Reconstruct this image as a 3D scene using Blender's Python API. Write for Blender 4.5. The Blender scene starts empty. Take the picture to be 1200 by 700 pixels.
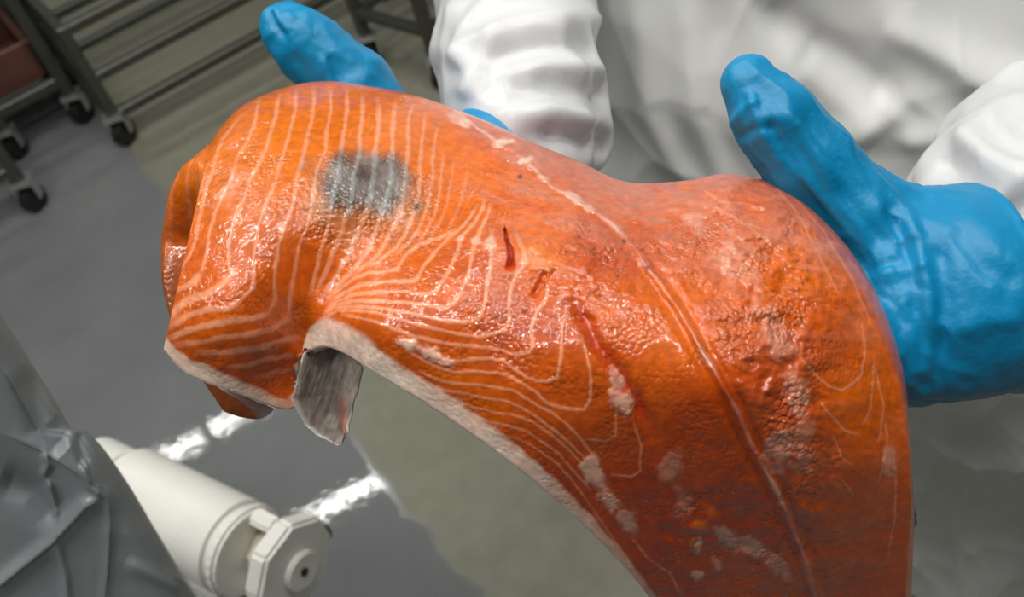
import bpy, bmesh, math, random
import numpy as np
from mathutils import Matrix, Vector

random.seed(4); RNG = np.random.default_rng(4)
scene = bpy.context.scene
COL = scene.collection

# ------------------------------------------------------------------ camera
FPX = 1152.0                      # focal length in pixels of the 1200 x 700 photograph
CAM = np.array([0.0, 0.0, 1.4])
_s = 0.29; _c = math.sqrt(1 - _s * _s)
FW = np.array([0, .703, -.711]); FW /= np.linalg.norm(FW)
_U0 = np.cross([1, 0, 0], FW)
RT = _c * np.array([1, 0, 0.]) - _s * _U0
UP = _s * np.array([1, 0, 0.]) + _c * _U0
cam_data = bpy.data.cameras.new('camera')
cam_data.sensor_width = 36.0; cam_data.sensor_fit = 'HORIZONTAL'
cam_data.lens = 36.0 * FPX / 1200.0
cam_data.clip_start = 0.02
cam_data.dof.use_dof = True
cam_data.dof.focus_distance = 0.40
cam_data.dof.aperture_fstop = cam_data.lens / 2.6
cam = bpy.data.objects.new('camera', cam_data); COL.objects.link(cam)
cam.matrix_world = Matrix(((RT[0], UP[0], -FW[0], CAM[0]), (RT[1], UP[1], -FW[1], CAM[1]),
                           (RT[2], UP[2], -FW[2], CAM[2]), (0, 0, 0, 1)))
scene.camera = cam

# ------------------------------------------------------------------ world, exposure
world = bpy.data.worlds.new('world'); scene.world = world; world.use_nodes = True
world.node_tree.nodes['Background'].inputs[0].default_value = (.8, .86, .9, 1)
world.node_tree.nodes['Background'].inputs[1].default_value = 0.05
vs = scene.view_settings
vs.view_transform = 'Standard'; vs.look = 'None'; vs.gamma = 1.0; vs.use_curve_mapping = False
vs.exposure = 0.0
LAMP_W = 11.0                      # watts of every ceiling lamp
# ceiling lamps: centre x, y and heading of the tube (radians); first two read off floor reflections, others added to light fillet and apron
LAMPS = [(-1.99, 4.11, .33), (-1.21, 3.32, .25), (-.45, .75, .28), (.15, -.10, .28), (-1.6, .35, .28), (.75, .55, .28),
         (-.95, -.30, .28), (1.3, -.25, .28), (-.9, 1.55, .28), (.3, 1.5, .28)]
CEIL = 3.2

# ------------------------------------------------------------------ helpers
def W(px, py, d):
    px = np.asarray(px, float); py = np.asarray(py, float); d = np.asarray(d, float)
    x = (px - 600) / FPX * d; y = (350 - py) / FPX * d
    return CAM + x[..., None] * RT + y[..., None] * UP + d[..., None] * FW

def lerp(a, b, t): return a + (b - a) * t
def sstep(a, b, x):
    t = np.clip((np.asarray(x, float) - a) / (b - a), 0, 1); return t * t * (3 - 2 * t)

def _hash(i, j, k, seed):
    h = (i * 374761393 + j * 668265263 + k * 2147483647 + seed * 974634541) & 0xffffffff
    h = ((h ^ (h >> 13)) * 1274126177) & 0xffffffff
    h = h ^ (h >> 16)
    return (h & 0xffff) / 32767.5 - 1.0
_a, _b, _c3 = .61, .83, 1.1
_ROT = (np.array([[math.cos(_a), -math.sin(_a), 0], [math.sin(_a), math.cos(_a), 0], [0, 0, 1]]) @ np.array([[1, 0, 0], [0, math.cos(_b), -math.sin(_b)], [0, math.sin(_b), math.cos(_b)]])
        @ np.array([[math.cos(_c3), 0, math.sin(_c3)], [0, 1, 0], [-math.sin(_c3), 0, math.cos(_c3)]]))
def noise3(p, scale, seed=0):
    q = (np.asarray(p, float) @ _ROT) * scale + .37
    i = np.floor(q).astype(np.int64); f = q - i; f = f * f * (3 - 2 * f)
    r = 0
    for a in (0, 1):
        for b in (0, 1):
            for c in (0, 1):
                w = (f[..., 0] if a else 1 - f[..., 0]) * (f[..., 1] if b else 1 - f[..., 1]) * (f[..., 2] if c else 1 - f[..., 2])
                r = r + w * _hash(i[..., 0] + a, i[..., 1] + b, i[..., 2] + c, seed)
    return r
def fbm(p, scale, octaves=3, seed=0):
    r = 0; a = 1.0
    for o in range(octaves):
        r = r + a * noise3(p, scale * 2 ** o, seed + o * 17); a *= .5
    return r
def ridged(p, scale, octaves=2, seed=0):
    r = 0; a = 1.0
    for o in range(octaves):
        r = r + a * (1 - 2 * np.abs(noise3(p, scale * 2 ** o, seed + o * 13))); a *= .5
    return r

def mesh_np(name, verts, quads, smooth=True):
    me = bpy.data.meshes.new(name)
    verts = np.asarray(verts, np.float32); quads = np.asarray(quads, np.int32)
    me.vertices.add(len(verts)); me.vertices.foreach_set('co', verts.ravel())
    n = quads.shape[1]
    me.loops.add(quads.size); me.loops.foreach_set('vertex_index', quads.ravel())
    me.polygons.add(len(quads)); me.polygons.foreach_set('loop_start', np.arange(0, quads.size, n, dtype=np.int32))
    me.update(calc_edges=True)
    me.polygons.foreach_set('use_smooth', np.full(len(quads), smooth))
    me.validate(); me.update()
    return me
def grid_quads(nu, nv, off=0):
    a = np.arange(nu * nv).reshape(nu, nv) + off
    return np.stack([a[:-1, :-1], a[1:, :-1], a[1:, 1:], a[:-1, 1:]], -1).reshape(-1, 4)
def solid_quads(nu, nv):
    """front grid 0.., back grid nu*nv.., stitched round the rim"""
    n = nu * nv; f = grid_quads(nu, nv); b = grid_quads(nu, nv, n)[:, ::-1]
    a = np.arange(n).reshape(nu, nv)
    ring = np.concatenate([a[:, 0], a[-1, 1:], a[-2::-1, -1], a[0, -2:0:-1]])
    nx = np.roll(ring, -1)
    side = np.stack([ring, ring + n, nx + n, nx], -1)
    return np.concatenate([f, b, side])
def grid_normals(P):
    du = np.gradient(P, axis=0); dv = np.gradient(P, axis=1)
    n = np.cross(du, dv); n /= np.linalg.norm(n, axis=-1, keepdims=True) + 1e-12
    return n
def set_color(me, rgb, name='col'):
    at = me.color_attributes.new(name, 'FLOAT_COLOR', 'POINT')
    c = np.ones((len(me.vertices), 4), np.float32); c[:, :3] = rgb
    at.data.foreach_set('color', c.ravel())
def set_float(me, v, name):
    at = me.attributes.new(name, 'FLOAT', 'POINT'); at.data.foreach_set('value', np.asarray(v, np.float32))

def obj(name, me, mat, parent=None):
    o = bpy.data.objects.new(name, me); COL.objects.link(o)
    if mat is not None and len(me.materials) == 0: me.materials.append(mat)
    if parent is not None:
        o.parent = parent
        o.matrix_parent_inverse = Matrix.Translation(-parent.location) if parent.type == 'EMPTY' else Matrix()
    return o
def tag(o, label, cat, group=None):
    o['label'] = label; o['category'] = cat
    if group: o['group'] = group
    return o
def empty(name, loc, label, cat, group=None):
    o = bpy.data.objects.new(name, None); COL.objects.link(o); o.location = loc; o.empty_display_size = .05
    return tag(o, label, cat, group)
def struct(name, me, mat):
    o = obj(name, me, mat); o['kind'] = 'structure'; return o

def bm_mesh(bm, name, smooth=False):
    me = bpy.data.meshes.new(name); bm.normal_update(); bm.to_mesh(me); bm.free()
    if smooth:
        for p in me.polygons: p.use_smooth = True
    return me
def frame_to(a, b):
    a = Vector(a); b = Vector(b); z = (b - a).normalized()
    x = z.orthogonal().normalized(); y = z.cross(x)
    return Matrix(((x.x, y.x, z.x, a.x), (x.y, y.y, z.y, a.y), (x.z, y.z, z.z, a.z), (0, 0, 0, 1))), (b - a).length
def bm_tube(bm, a, b, r0, r1=None, seg=14, caps=True):
    M, L = frame_to(a, b)
    bmesh.ops.create_cone(bm, cap_ends=caps, segments=seg, radius1=r0, radius2=r1 if r1 is not None else r0, depth=L,
                          matrix=M @ Matrix.Translation((0, 0, L / 2)))
def bm_box(bm, c, size, rot=None):
    M = Matrix.Translation(c) @ (rot.to_4x4() if rot else Matrix()) @ Matrix.Diagonal((*size, 1))
    bmesh.ops.create_cube(bm, size=1, matrix=M)
def bar(name, a, b, w, mat, parent, h=None, bev=.004):
    """square bevelled tube from a to b with the flat side up"""
    a = Vector(a); b = Vector(b); z = (b - a).normalized(); h = h or w
    ref = Vector((0, 0, 1)) if abs(z.z) < .9 else Vector((0.9, 0.42, 0))
    x = z.cross(ref).normalized(); y = z.cross(x)
    bm = bmesh.new(); bmesh.ops.create_cube(bm, size=1, matrix=Matrix.Diagonal((w, h, (b - a).length, 1)))
    bmesh.ops.bevel(bm, geom=bm.edges[:], offset=min(bev, w * .3, h * .3), segments=1, affect='EDGES')
    c = (a + b) / 2
    bm.transform(Matrix(((x.x, y.x, z.x, c.x), (x.y, y.y, z.y, c.y), (x.z, y.z, z.z, c.z), (0, 0, 0, 1))))
    return obj(name, bm_mesh(bm, name), mat, parent)

# ---- signed distance modelling (gloves, sleeves, coverall)
def sd_cone(P, a, b, ra, rb):
    a = np.asarray(a, float); b = np.asarray(b, float); ba = b - a
    t = np.clip(((P - a) @ ba) / (ba @ ba), 0, 1)
    return np.linalg.norm(P - a - t[..., None] * ba, axis=-1) - lerp(ra, rb, t)
def sd_ell(P, c, axes, radii):
    q = (P - np.asarray(c)) @ np.asarray(axes, float).T
    k0 = np.linalg.norm(q / radii, axis=-1); k1 = np.linalg.norm(q / (np.asarray(radii) ** 2), axis=-1)
    return k0 * (k0 - 1) / (k1 + 1e-9)
def smin(a, b, k):
    h = np.clip(.5 + .5 * (b - a) / k, 0, 1); return lerp(b, a, h) - k * h * (1 - h)
def surface_nets(fn, lo, hi, step):
    lo = np.asarray(lo, float); hi = np.asarray(hi, float)
    n = np.ceil((hi - lo) / step).astype(int) + 1
    ax = [lo[i] + step * np.arange(n[i]) for i in range(3)]
    # sample block centres first, then only the blocks the surface can pass through
    bs = 8; m = -(-n // bs)
    cx = [lo[i] + step * (np.arange(m[i]) * bs + (bs - 1) / 2) for i in range(3)]
    cv_ = fn(np.stack(np.meshgrid(*cx, indexing='ij'), -1))
    v = np.repeat(np.repeat(np.repeat(cv_, bs, 0), bs, 1), bs, 2)
    near = np.argwhere(np.abs(cv_) < bs * step * 1.35)
    loc_ = np.stack(np.meshgrid(*[np.arange(bs)] * 3, indexing='ij'), -1).reshape(-1, 3)
    for i in range(0, len(near), 400):
        ii = (near[i:i + 400, None] * bs + loc_[None]).reshape(-1, 3)
        v[ii[:, 0], ii[:, 1], ii[:, 2]] = fn(lo + step * ii)
    n = np.array(v.shape)
    ins = v < 0
    corners = [(a, b, c) for a in (0, 1) for b in (0, 1) for c in (0, 1)]
    def sh(A, a, b, c): return A[a:n[0] - 1 + a, b:n[1] - 1 + b, c:n[2] - 1 + c]
    cnt = sum(sh(ins, *c).astype(int) for c in corners)
    act = (cnt > 0) & (cnt < 8)
    idx = np.argwhere(act)
    ids = -np.ones(act.shape, int); ids[act] = np.arange(len(idx))
    acc = np.zeros((len(idx), 3)); num = np.zeros(len(idx))
    edges = [(p, q) for p in corners for q in corners if p < q and sum(abs(x - y) for x, y in zip(p, q)) == 1]
    for p, q in edges:
        vp = v[idx[:, 0] + p[0], idx[:, 1] + p[1], idx[:, 2] + p[2]]
        vq = v[idx[:, 0] + q[0], idx[:, 1] + q[1], idx[:, 2] + q[2]]
        m = (vp < 0) != (vq < 0)
        t = vp[m] / (vp[m] - vq[m])
        acc[m] += np.array(p) + t[:, None] * (np.array(q) - np.array(p)); num[m] += 1
    V = lo + step * (idx + acc / num[:, None])
    Q = []
    for axis in range(3):
        d = [0, 0, 0]; d[axis] = 1
        A = ins[:n[0] - d[0], :n[1] - d[1], :n[2] - d[2]]; B = ins[d[0]:, d[1]:, d[2]:]
        e = np.argwhere(A != B)
        o1, o2 = [(1, 2), (2, 0), (0, 1)][axis]
        ok = (e[:, o1] > 0) & (e[:, o2] > 0) & (e[:, o1] < n[o1] - 1) & (e[:, o2] < n[o2] - 1); e = e[ok]
        def cell(da, db):
            c = e.copy(); c[:, o1] -= da; c[:, o2] -= db; return ids[c[:, 0], c[:, 1], c[:, 2]]
        q = np.stack([cell(1, 1), cell(0, 1), cell(0, 0), cell(1, 0)], -1)
        flip = ~A[e[:, 0], e[:, 1], e[:, 2]]
        q[flip] = q[flip][:, ::-1]; Q.append(q)
    return V, np.concatenate(Q)
def vnormals(V, Q):
    n = np.zeros_like(V)
    fn = np.cross(V[Q[:, 2]] - V[Q[:, 0]], V[Q[:, 3]] - V[Q[:, 1]])
    for k in range(4): np.add.at(n, Q[:, k], fn)
    return n / (np.linalg.norm(n, axis=1, keepdims=True) + 1e-12)
def relax(V, Q, it=2, lam=.5):
    E = np.concatenate([Q[:, [0, 1]], Q[:, [1, 2]], Q[:, [2, 3]], Q[:, [3, 0]]])
    for _ in range(it):
        s = np.zeros_like(V); c = np.zeros(len(V))
        np.add.at(s, E[:, 0], V[E[:, 1]]); np.add.at(s, E[:, 1], V[E[:, 0]])
        np.add.at(c, E[:, 0], 1); np.add.at(c, E[:, 1], 1)
        V = lerp(V, s / c[:, None], lam)
    return V

def crumple(x, y, seed, n, x0, x1, y0, y1):
    """creased film: bowls that meet in sharp ridges, about -1 .. 1"""
    r = np.random.default_rng(seed); c = np.c_[r.uniform(x0, x1, n), r.uniform(y0, y1, n)]; cell = math.sqrt((x1 - x0) * (y1 - y0) / n)
    best = np.full(np.broadcast(x, y).shape, 1e9)
    for cx, cy in c: best = np.minimum(best, (x - cx) ** 2 + (y - cy) ** 2)
    return best / (cell * .75) ** 2 * 2 - 1

# ------------------------------------------------------------------ materials
def new_mat(name):
    m = bpy.data.materials.new(name); m.use_nodes = True
    nt = m.node_tree; return m, nt, nt.nodes['Principled BSDF']
def nd(nt, t, **kw):
    n = nt.nodes.new(t)
    for k, v in kw.items(): setattr(n, k, v)
    return n
def mat_basic(name, color, rough=.5, metal=0., noise=.0, nscale=20., bump=0., bscale=200., spec=.5, coat=0., trans=0., sub=0.):
    m, nt, b = new_mat(name)
    b.inputs['Roughness'].default_value = rough; b.inputs['Metallic'].default_value = metal
    b.inputs['Specular IOR Level'].default_value = spec
    b.inputs['Coat Weight'].default_value = coat; b.inputs['Coat Roughness'].default_value = .08
    tc = nd(nt, 'ShaderNodeNewGeometry')
    nz = nd(nt, 'ShaderNodeTexNoise'); nz.inputs['Scale'].default_value = nscale; nz.inputs['Detail'].default_value = 6
    nt.links.new(tc.outputs['Position'], nz.inputs['Vector'])
    mx = nd(nt, 'ShaderNodeMix', data_type='RGBA')
    mx.inputs[6].default_value = (*[c * (1 - noise) for c in color], 1); mx.inputs[7].default_value = (*[min(1, c * (1 + noise)) for c in color], 1)
    nt.links.new(nz.outputs['Fac'], mx.inputs[0]); nt.links.new(mx.outputs[2], b.inputs['Base Color'])
    if bump:
        n2 = nd(nt, 'ShaderNodeTexNoise'); n2.inputs['Scale'].default_value = bscale; n2.inputs['Detail'].default_value = 3
        nt.links.new(tc.outputs['Position'], n2.inputs['Vector'])
        bp = nd(nt, 'ShaderNodeBump'); bp.inputs['Strength'].default_value = bump; bp.inputs['Distance'].default_value = .002
        nt.links.new(n2.outputs['Fac'], bp.inputs['Height']); nt.links.new(bp.outputs['Normal'], b.inputs['Normal'])
    if sub:
        b.inputs['Subsurface Weight'].default_value = sub; b.inputs['Subsurface Radius'].default_value = (.01, .01, .01)
        b.inputs['Subsurface Scale'].default_value = 1.0
    if trans:
        out = nt.nodes['Material Output']
        tl = nd(nt, 'ShaderNodeBsdfTranslucent'); tl.inputs[0].default_value = (*color, 1)
        ms = nd(nt, 'ShaderNodeMixShader'); ms.inputs[0].default_value = trans
        nt.links.new(b.outputs[0], ms.inputs[1]); nt.links.new(tl.outputs[0], ms.inputs[2]); nt.links.new(ms.outputs[0], out.inputs[0])
    return m

def mat_flesh(name, rough=.40, coat=.8, bump=.62, sub=.12):
    m, nt, b = new_mat(name)
    at = nd(nt, 'ShaderNodeAttribute', attribute_name='col')
    geo = nd(nt, 'ShaderNodeNewGeometry')
    nz = nd(nt, 'ShaderNodeTexNoise'); nz.inputs['Scale'].default_value = 240; nz.inputs['Detail'].default_value = 4
    nt.links.new(geo.outputs['Position'], nz.inputs['Vector'])
    ramp = nd(nt, 'ShaderNodeMapRange'); ramp.inputs[1].default_value = .3; ramp.inputs[2].default_value = .7
    ramp.inputs[3].default_value = .78; ramp.inputs[4].default_value = 1.15
    nt.links.new(nz.outputs['Fac'], ramp.inputs[0])
    mul = nd(nt, 'ShaderNodeVectorMath', operation='SCALE')
    nt.links.new(at.outputs['Color'], mul.inputs[0]); nt.links.new(ramp.outputs[0], mul.inputs['Scale'])
    nt.links.new(mul.outputs[0], b.inputs['Base Color'])
    b.inputs['Roughness'].default_value = rough; b.inputs['Specular IOR Level'].default_value = .25
    b.inputs['Coat Weight'].default_value = coat; b.inputs['Coat Roughness'].default_value = .035
    b.inputs['Subsurface Weight'].default_value = sub; b.inputs['Subsurface Radius'].default_value = (1, .3, .12)
    b.inputs['Subsurface Scale'].default_value = .004
    n1 = nd(nt, 'ShaderNodeTexNoise'); n1.inputs['Scale'].default_value = 340; n1.inputs['Detail'].default_value = 2
    n2 = nd(nt, 'ShaderNodeTexVoronoi'); n2.inputs['Scale'].default_value = 520
    nt.links.new(geo.outputs['Position'], n1.inputs['Vector']); nt.links.new(geo.outputs['Position'], n2.inputs['Vector'])
    # beads of moisture: rounded domes in patches over the grain of the meat
    sq = nd(nt, 'ShaderNodeMath', operation='MULTIPLY'); nt.links.new(n2.outputs['Distance'], sq.inputs[0]); nt.links.new(n2.outputs['Distance'], sq.inputs[1])
    n3 = nd(nt, 'ShaderNodeTexNoise'); n3.inputs['Scale'].default_value = 70; n3.inputs['Detail'].default_value = 2
    nt.links.new(geo.outputs['Position'], n3.inputs['Vector'])
    mk = nd(nt, 'ShaderNodeMapRange'); mk.inputs[1].default_value = .46; mk.inputs[2].default_value = .62; mk.inputs[3].default_value = -.05; mk.inputs[4].default_value = -1.15
    nt.links.new(n3.outputs['Fac'], mk.inputs[0])
    dm = nd(nt, 'ShaderNodeMath', operation='MULTIPLY'); nt.links.new(sq.outputs[0], dm.inputs[0]); nt.links.new(mk.outputs[0], dm.inputs[1])
    ad = nd(nt, 'ShaderNodeMath', operation='MULTIPLY_ADD'); ad.inputs[1].default_value = .55
    nt.links.new(n1.outputs['Fac'], ad.inputs[0]); nt.links.new(dm.outputs[0], ad.inputs[2])
    wa = nd(nt, 'ShaderNodeAttribute', attribute_name='wet')
    st = nd(nt, 'ShaderNodeMath', operation='MULTIPLY'); st.inputs[1].default_value = bump
    nt.links.new(wa.outputs['Fac'], st.inputs[0])
    bp = nd(nt, 'ShaderNodeBump'); bp.inputs['Distance'].default_value = .0022
    nt.links.new(st.outputs[0], bp.inputs['Strength'])
    nt.links.new(ad.outputs[0], bp.inputs['Height']); nt.links.new(bp.outputs['Normal'], b.inputs['Normal'])
    nt.links.new(bp.outputs['Normal'], b.inputs['Coat Normal'])
    return m

M_FLESH = mat_flesh('salmon_flesh')
M_MEMB = mat_flesh('belly_membrane', rough=.45, coat=.15, bump=.3, sub=.05)
M_SKIN = mat_basic('salmon_skin', (.36, .38, .40), rough=.3, metal=.35, noise=.5, nscale=90, bump=.3, bscale=500)
M_GLOVE = mat_basic('blue_nitrile', (.002, .22, .45), rough=.42, noise=.10, nscale=30, bump=.16, bscale=300, spec=.4, sub=.0)
M_PLAST = mat_basic('white_plastic_film', (.80, .81, .82), rough=.27, noise=.05, nscale=12, bump=.06, bscale=60, trans=.25)
M_APRON = mat_basic('apron_film', (.88, .89, .88), rough=.3, noise=.06, nscale=9, bump=.08, bscale=45, trans=.25)
M_COVER = mat_basic('white_coverall', (.72, .73, .74), rough=.7, noise=.05, nscale=30, bump=.1, bscale=300)
M_GREYF = mat_basic('grey_plastic_film', (.30, .325, .345), rough=.22, noise=.12, nscale=14, bump=.08, bscale=50, trans=.15)
M_STEEL = mat_basic('stainless_steel', (.075, .077, .064), rough=.4, metal=.35, noise=.2, nscale=25)
M_STEELB = mat_basic('bright_steel', (.6, .6, .6), rough=.3, metal=.8, noise=.1, nscale=25)
M_DARK = mat_basic('dark_rubber', (.012, .012, .011), rough=.6, noise=.2)
M_WHITEP = mat_basic('white_hard_plastic', (.78, .77, .72), rough=.4, noise=.06, nscale=18, bump=.05)
M_CREAM = mat_basic('cream_plastic', (.60, .55, .42), rough=.5, noise=.1)
M_WALL = mat_basic('wall_panel', (.22, .235, .22), rough=.5, noise=.05, nscale=3)
M_CEIL = mat_basic('ceiling_panel', (.42, .44, .42), rough=.6, noise=.05, nscale=3)
M_RED = mat_basic('rust_red_plastic', (.13, .05, .035), rough=.5, noise=.4)
M_BOOT = mat_basic('white_rubber_boot', (.6, .6, .58), rough=.5, noise=.1)

def mat_floor():
    m, nt, b = new_mat('painted_floor')
    geo = nd(nt, 'ShaderNodeNewGeometry')
    # two coatings meet along a line on the ground
    A = np.array([-.874, 2.367]); B = np.array([-.187, .776]); d = (B - A) / np.linalg.norm(B - A); nrm = np.array([-d[1], d[0]])
    dp = nd(nt, 'ShaderNodeVectorMath', operation='DOT_PRODUCT'); dp.inputs[1].default_value = (nrm[0], nrm[1], 0)
    nt.links.new(geo.outputs['Position'], dp.inputs[0])
    wob = nd(nt, 'ShaderNodeTexNoise'); wob.inputs['Scale'].default_value = 9; wob.inputs['Detail'].default_value = 5
    nt.links.new(geo.outputs['Position'], wob.inputs['Vector'])
    ad = nd(nt, 'ShaderNodeMath', operation='MULTIPLY_ADD'); ad.inputs[1].default_value = .09
    nt.links.new(wob.outputs['Fac'], ad.inputs[0]); nt.links.new(dp.outputs['Value'], ad.inputs[2])
    mr = nd(nt, 'ShaderNodeMapRange'); c0 = float(A @ nrm) + .045
    mr.inputs[1].default_value = c0 - .02; mr.inputs[2].default_value = c0 + .02; mr.interpolation_type = 'SMOOTHSTEP'
    nt.links.new(ad.outputs[0], mr.inputs[0])
    def blot(c1, c2, s):
        nz = nd(nt, 'ShaderNodeTexNoise'); nz.inputs['Scale'].default_value = s; nz.inputs['Detail'].default_value = 8; nz.inputs['Roughness'].default_value = .65
        nt.links.new(geo.outputs['Position'], nz.inputs['Vector'])
        mx = nd(nt, 'ShaderNodeMix', data_type='RGBA'); mx.inputs[6].default_value = (*c1, 1); mx.inputs[7].default_value = (*c2, 1)
        nt.links.new(nz.outputs['Fac'], mx.inputs[0]); return mx.outputs[2]
    mx = nd(nt, 'ShaderNodeMix', data_type='RGBA')
    nt.links.new(mr.outputs[0], mx.inputs[0])
    nt.links.new(blot((.15, .16, .165), (.22, .23, .235), 6), mx.inputs[6])
    nt.links.new(blot((.17, .17, .13), (.28, .28, .215), 22), mx.inputs[7])
    nt.links.new(mx.outputs[2], b.inputs['Base Color'])
    rr = nd(nt, 'ShaderNodeMix'); rr.inputs[2].default_value = .03; rr.inputs[3].default_value = .55
    nt.links.new(mr.outputs[0], rr.inputs[0]); nt.links.new(rr.outputs[0], b.inputs['Roughness']); b.inputs['Specular IOR Level'].default_value = .35
    n1 = nd(nt, 'ShaderNodeTexNoise'); n1.inputs['Scale'].default_value = 60; n1.inputs['Detail'].default_value = 3
    nt.links.new(geo.outputs['Position'], n1.inputs['Vector'])
    bp = nd(nt, 'ShaderNodeBump'); bp.inputs['Strength'].default_value = .07; bp.inputs['Distance'].default_value = .002
    nt.links.new(n1.outputs['Fac'], bp.inputs['Height']); nt.links.new(bp.outputs['Normal'], b.inputs['Normal'])
    return m
M_FLOOR = mat_floor()
def mat_emit(name, col, s):
    m, nt, b = new_mat(name)
    b.inputs['Emission Color'].default_value = (*col, 1); b.inputs['Emission Strength'].default_value = s
    b.inputs['Base Color'].default_value = (*col, 1); return m
M_TUBE = mat_emit('lamp_diffuser', (1, .98, .94), 6.0)

# ------------------------------------------------------------------ room
def plane_box(name, c, size, mat):
    bm = bmesh.new(); bm_box(bm, c, size); return struct(name, bm_mesh(bm, name), mat)
plane_box('floor', (0, 2, -.05), (10, 10, .1), M_FLOOR)
plane_box('ceiling', (0, 2, CEIL + .05), (10, 10, .1), M_CEIL)
plane_box('wall_back', (0, 7.05, CEIL / 2), (10, .1, CEIL), M_WALL)
plane_box('wall_front', (0, -3.05, CEIL / 2), (10, .1, CEIL), M_WALL)
plane_box('wall_left', (-5.05, 2, CEIL / 2), (.1, 10, CEIL), M_WALL)
plane_box('wall_right', (5.05, 2, CEIL / 2), (.1, 10, CEIL), M_WALL)

def ceiling_lamp(x, y, ang):
    t = empty('ceiling_lamp', (x, y, CEIL), 'long white fluorescent lamp mounted on the ceiling', 'lamp', 'fluorescent ceiling lamps')
    R = Matrix.Rotation(ang, 4, 'Z')
    bm = bmesh.new(); bm_box(bm, (0, 0, -.03), (1.26, .16, .06)); bmesh.ops.bevel(bm, geom=bm.edges[:], offset=.008, segments=1, affect='EDGES')
    bm.transform(Matrix.Translation((x, y, CEIL)) @ R); obj('housing', bm_mesh(bm, 'housing'), M_WHITEP, t)
    bm = bmesh.new(); bm_tube(bm, (-.6, 0, -.075), (.6, 0, -.075), .018, seg=12)
    bm.transform(Matrix.Translation((x, y, CEIL)) @ R); obj('tube', bm_mesh(bm, 'tube', True), M_TUBE, t)
    ld = bpy.data.lights.new('lamp_light', 'AREA'); ld.shape = 'RECTANGLE'; ld.size = 1.0; ld.size_y = .06; ld.energy = LAMP_W
    ld.color = (1, .975, .93)
    lo = bpy.data.objects.new('lamp_light', ld); COL.objects.link(lo); lo.parent = t
    lo.location = (0, 0, -.11); lo.rotation_euler = (0, 0, ang)
for L in LAMPS: ceiling_lamp(*L)

# ------------------------------------------------------------------ salmon fillet
def catmull(P, t):
    P = np.asarray(P, float); n = len(P); t = np.clip(t, 0, n - 1 - 1e-9); i = t.astype(int); f = (t - i)[:, None]
    p0 = P[np.maximum(i - 1, 0)]; p1 = P[i]; p2 = P[i + 1]; p3 = P[np.minimum(i + 2, n - 1)]
    m1 = (p2 - p0) / 2; m2 = (p3 - p1) / 2
    return (2 * f**3 - 3 * f**2 + 1) * p1 + (f**3 - 2 * f**2 + f) * m1 + (-2 * f**3 + 3 * f**2) * p2 + (f**3 - f**2) * m2

NEAR = [(192,408),(214,433),(245,448),(290,464),(338,478),(349,460),(352,430),(359,413),(378,404),(405,414),(440,436),(500,472),
        (560,512),(620,558),(680,611),(735,667),(790,735),(860,800),(940,850),(1010,865),(1062,850)]
FAR = [(246,168),(262,145),(285,123),(320,107),(352,98),(380,95),(400,96),(420,99),(445,103),(475,109),(510,119),(570,142),
       (625,167),(680,190),(735,213),(800,212),(860,204),(930,228),(1008,310),(1058,430),(1072,600)]
DEPTH = np.array([
 (246,168,.452),(300,115,.468),(365,97,.476),(430,100,.476),(500,115,.471),(590,150,.460),(680,190,.450),(760,214,.441),(850,205,.428),
 (940,238,.414),(1000,300,.404),(1040,360,.398),(1062,440,.396),(1070,560,.402),(1068,700,.445),(1060,850,.50),
 (270,200,.425),(330,170,.43),(400,160,.436),(470,170,.438),(330,250,.402),(400,240,.409),(450,250,.414),(270,280,.398),(290,340,.389),
 (240,340,.392),(240,400,.392),(300,400,.393),(235,440,.402),(290,460,.408),(335,470,.417),(335,400,.406),(360,330,.403),
 (352,450,.420),(362,390,.412),(395,335,.405),(460,275,.409),(540,205,.432),
 (385,385,.398),(425,370,.382),(430,420,.383),(480,340,.378),(500,440,.373),(540,300,.386),(590,260,.398),(600,340,.373),(600,520,.376),
 (560,400,.369),(660,450,.362),(680,600,.392),(700,320,.374),(680,240,.41),(760,270,.40),(850,250,.405),(760,380,.361),(850,330,.378),
 (940,320,.385),(860,450,.356),(780,520,.369),(980,420,.376),(1030,470,.386),(900,550,.376),(1000,560,.388),(1040,640,.422),
 (760,640,.405),(760,720,.437),(850,650,.412),(950,680,.430),(850,800,.485),(950,850,.52)])
def tps_fit(D, lam=1e-3):
    X = D[:, :2] / 400.; n = len(X)
    r2 = ((X[:, None] - X[None]) ** 2).sum(-1); K = .5 * r2 * np.log(r2 + 1e-12) + lam * np.eye(n)
    Pm = np.c_[np.ones(n), X]; A = np.zeros((n + 3, n + 3)); A[:n, :n] = K; A[:n, n:] = Pm; A[n:, :n] = Pm.T
    return X, np.linalg.solve(A, np.r_[D[:, 2], 0, 0, 0])
def tps_fn(D, lam=1e-3):
    X, w = tps_fit(D, lam)
    def f(px, py):
        px, py = np.broadcast_arrays(np.asarray(px, float), np.asarray(py, float))
        q = np.stack([px, py], -1).reshape(-1, 2) / 400.
        out = np.empty(len(q))
        for s in range(0, len(q), 40000):
            r2 = ((q[s:s + 40000, None] - X[None]) ** 2).sum(-1)
            out[s:s + 40000] = (.5 * r2 * np.log(r2 + 1e-12)) @ w[:-3] + w[-3] + q[s:s + 40000] @ w[-2:]
        return out.reshape(px.shape)
    return f
FD = tps_fn(DEPTH)

def seg_dist(px, py, poly):
    best = np.full(px.shape, 1e9); bt = np.zeros(px.shape)
    n = len(poly) - 1
    for i in range(n):
        a = np.array(poly[i][:2], float); b = np.array(poly[i + 1][:2], float); e = b - a
        t = np.clip(((px - a[0]) * e[0] + (py - a[1]) * e[1]) / (e @ e + 1e-9), 0, 1)
        d = np.hypot(px - a[0] - t * e[0], py - a[1] - t * e[1])
        m = d < best; best = np.where(m, d, best); bt = np.where(m, (i + t) / n, bt)
    return best, bt

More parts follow.
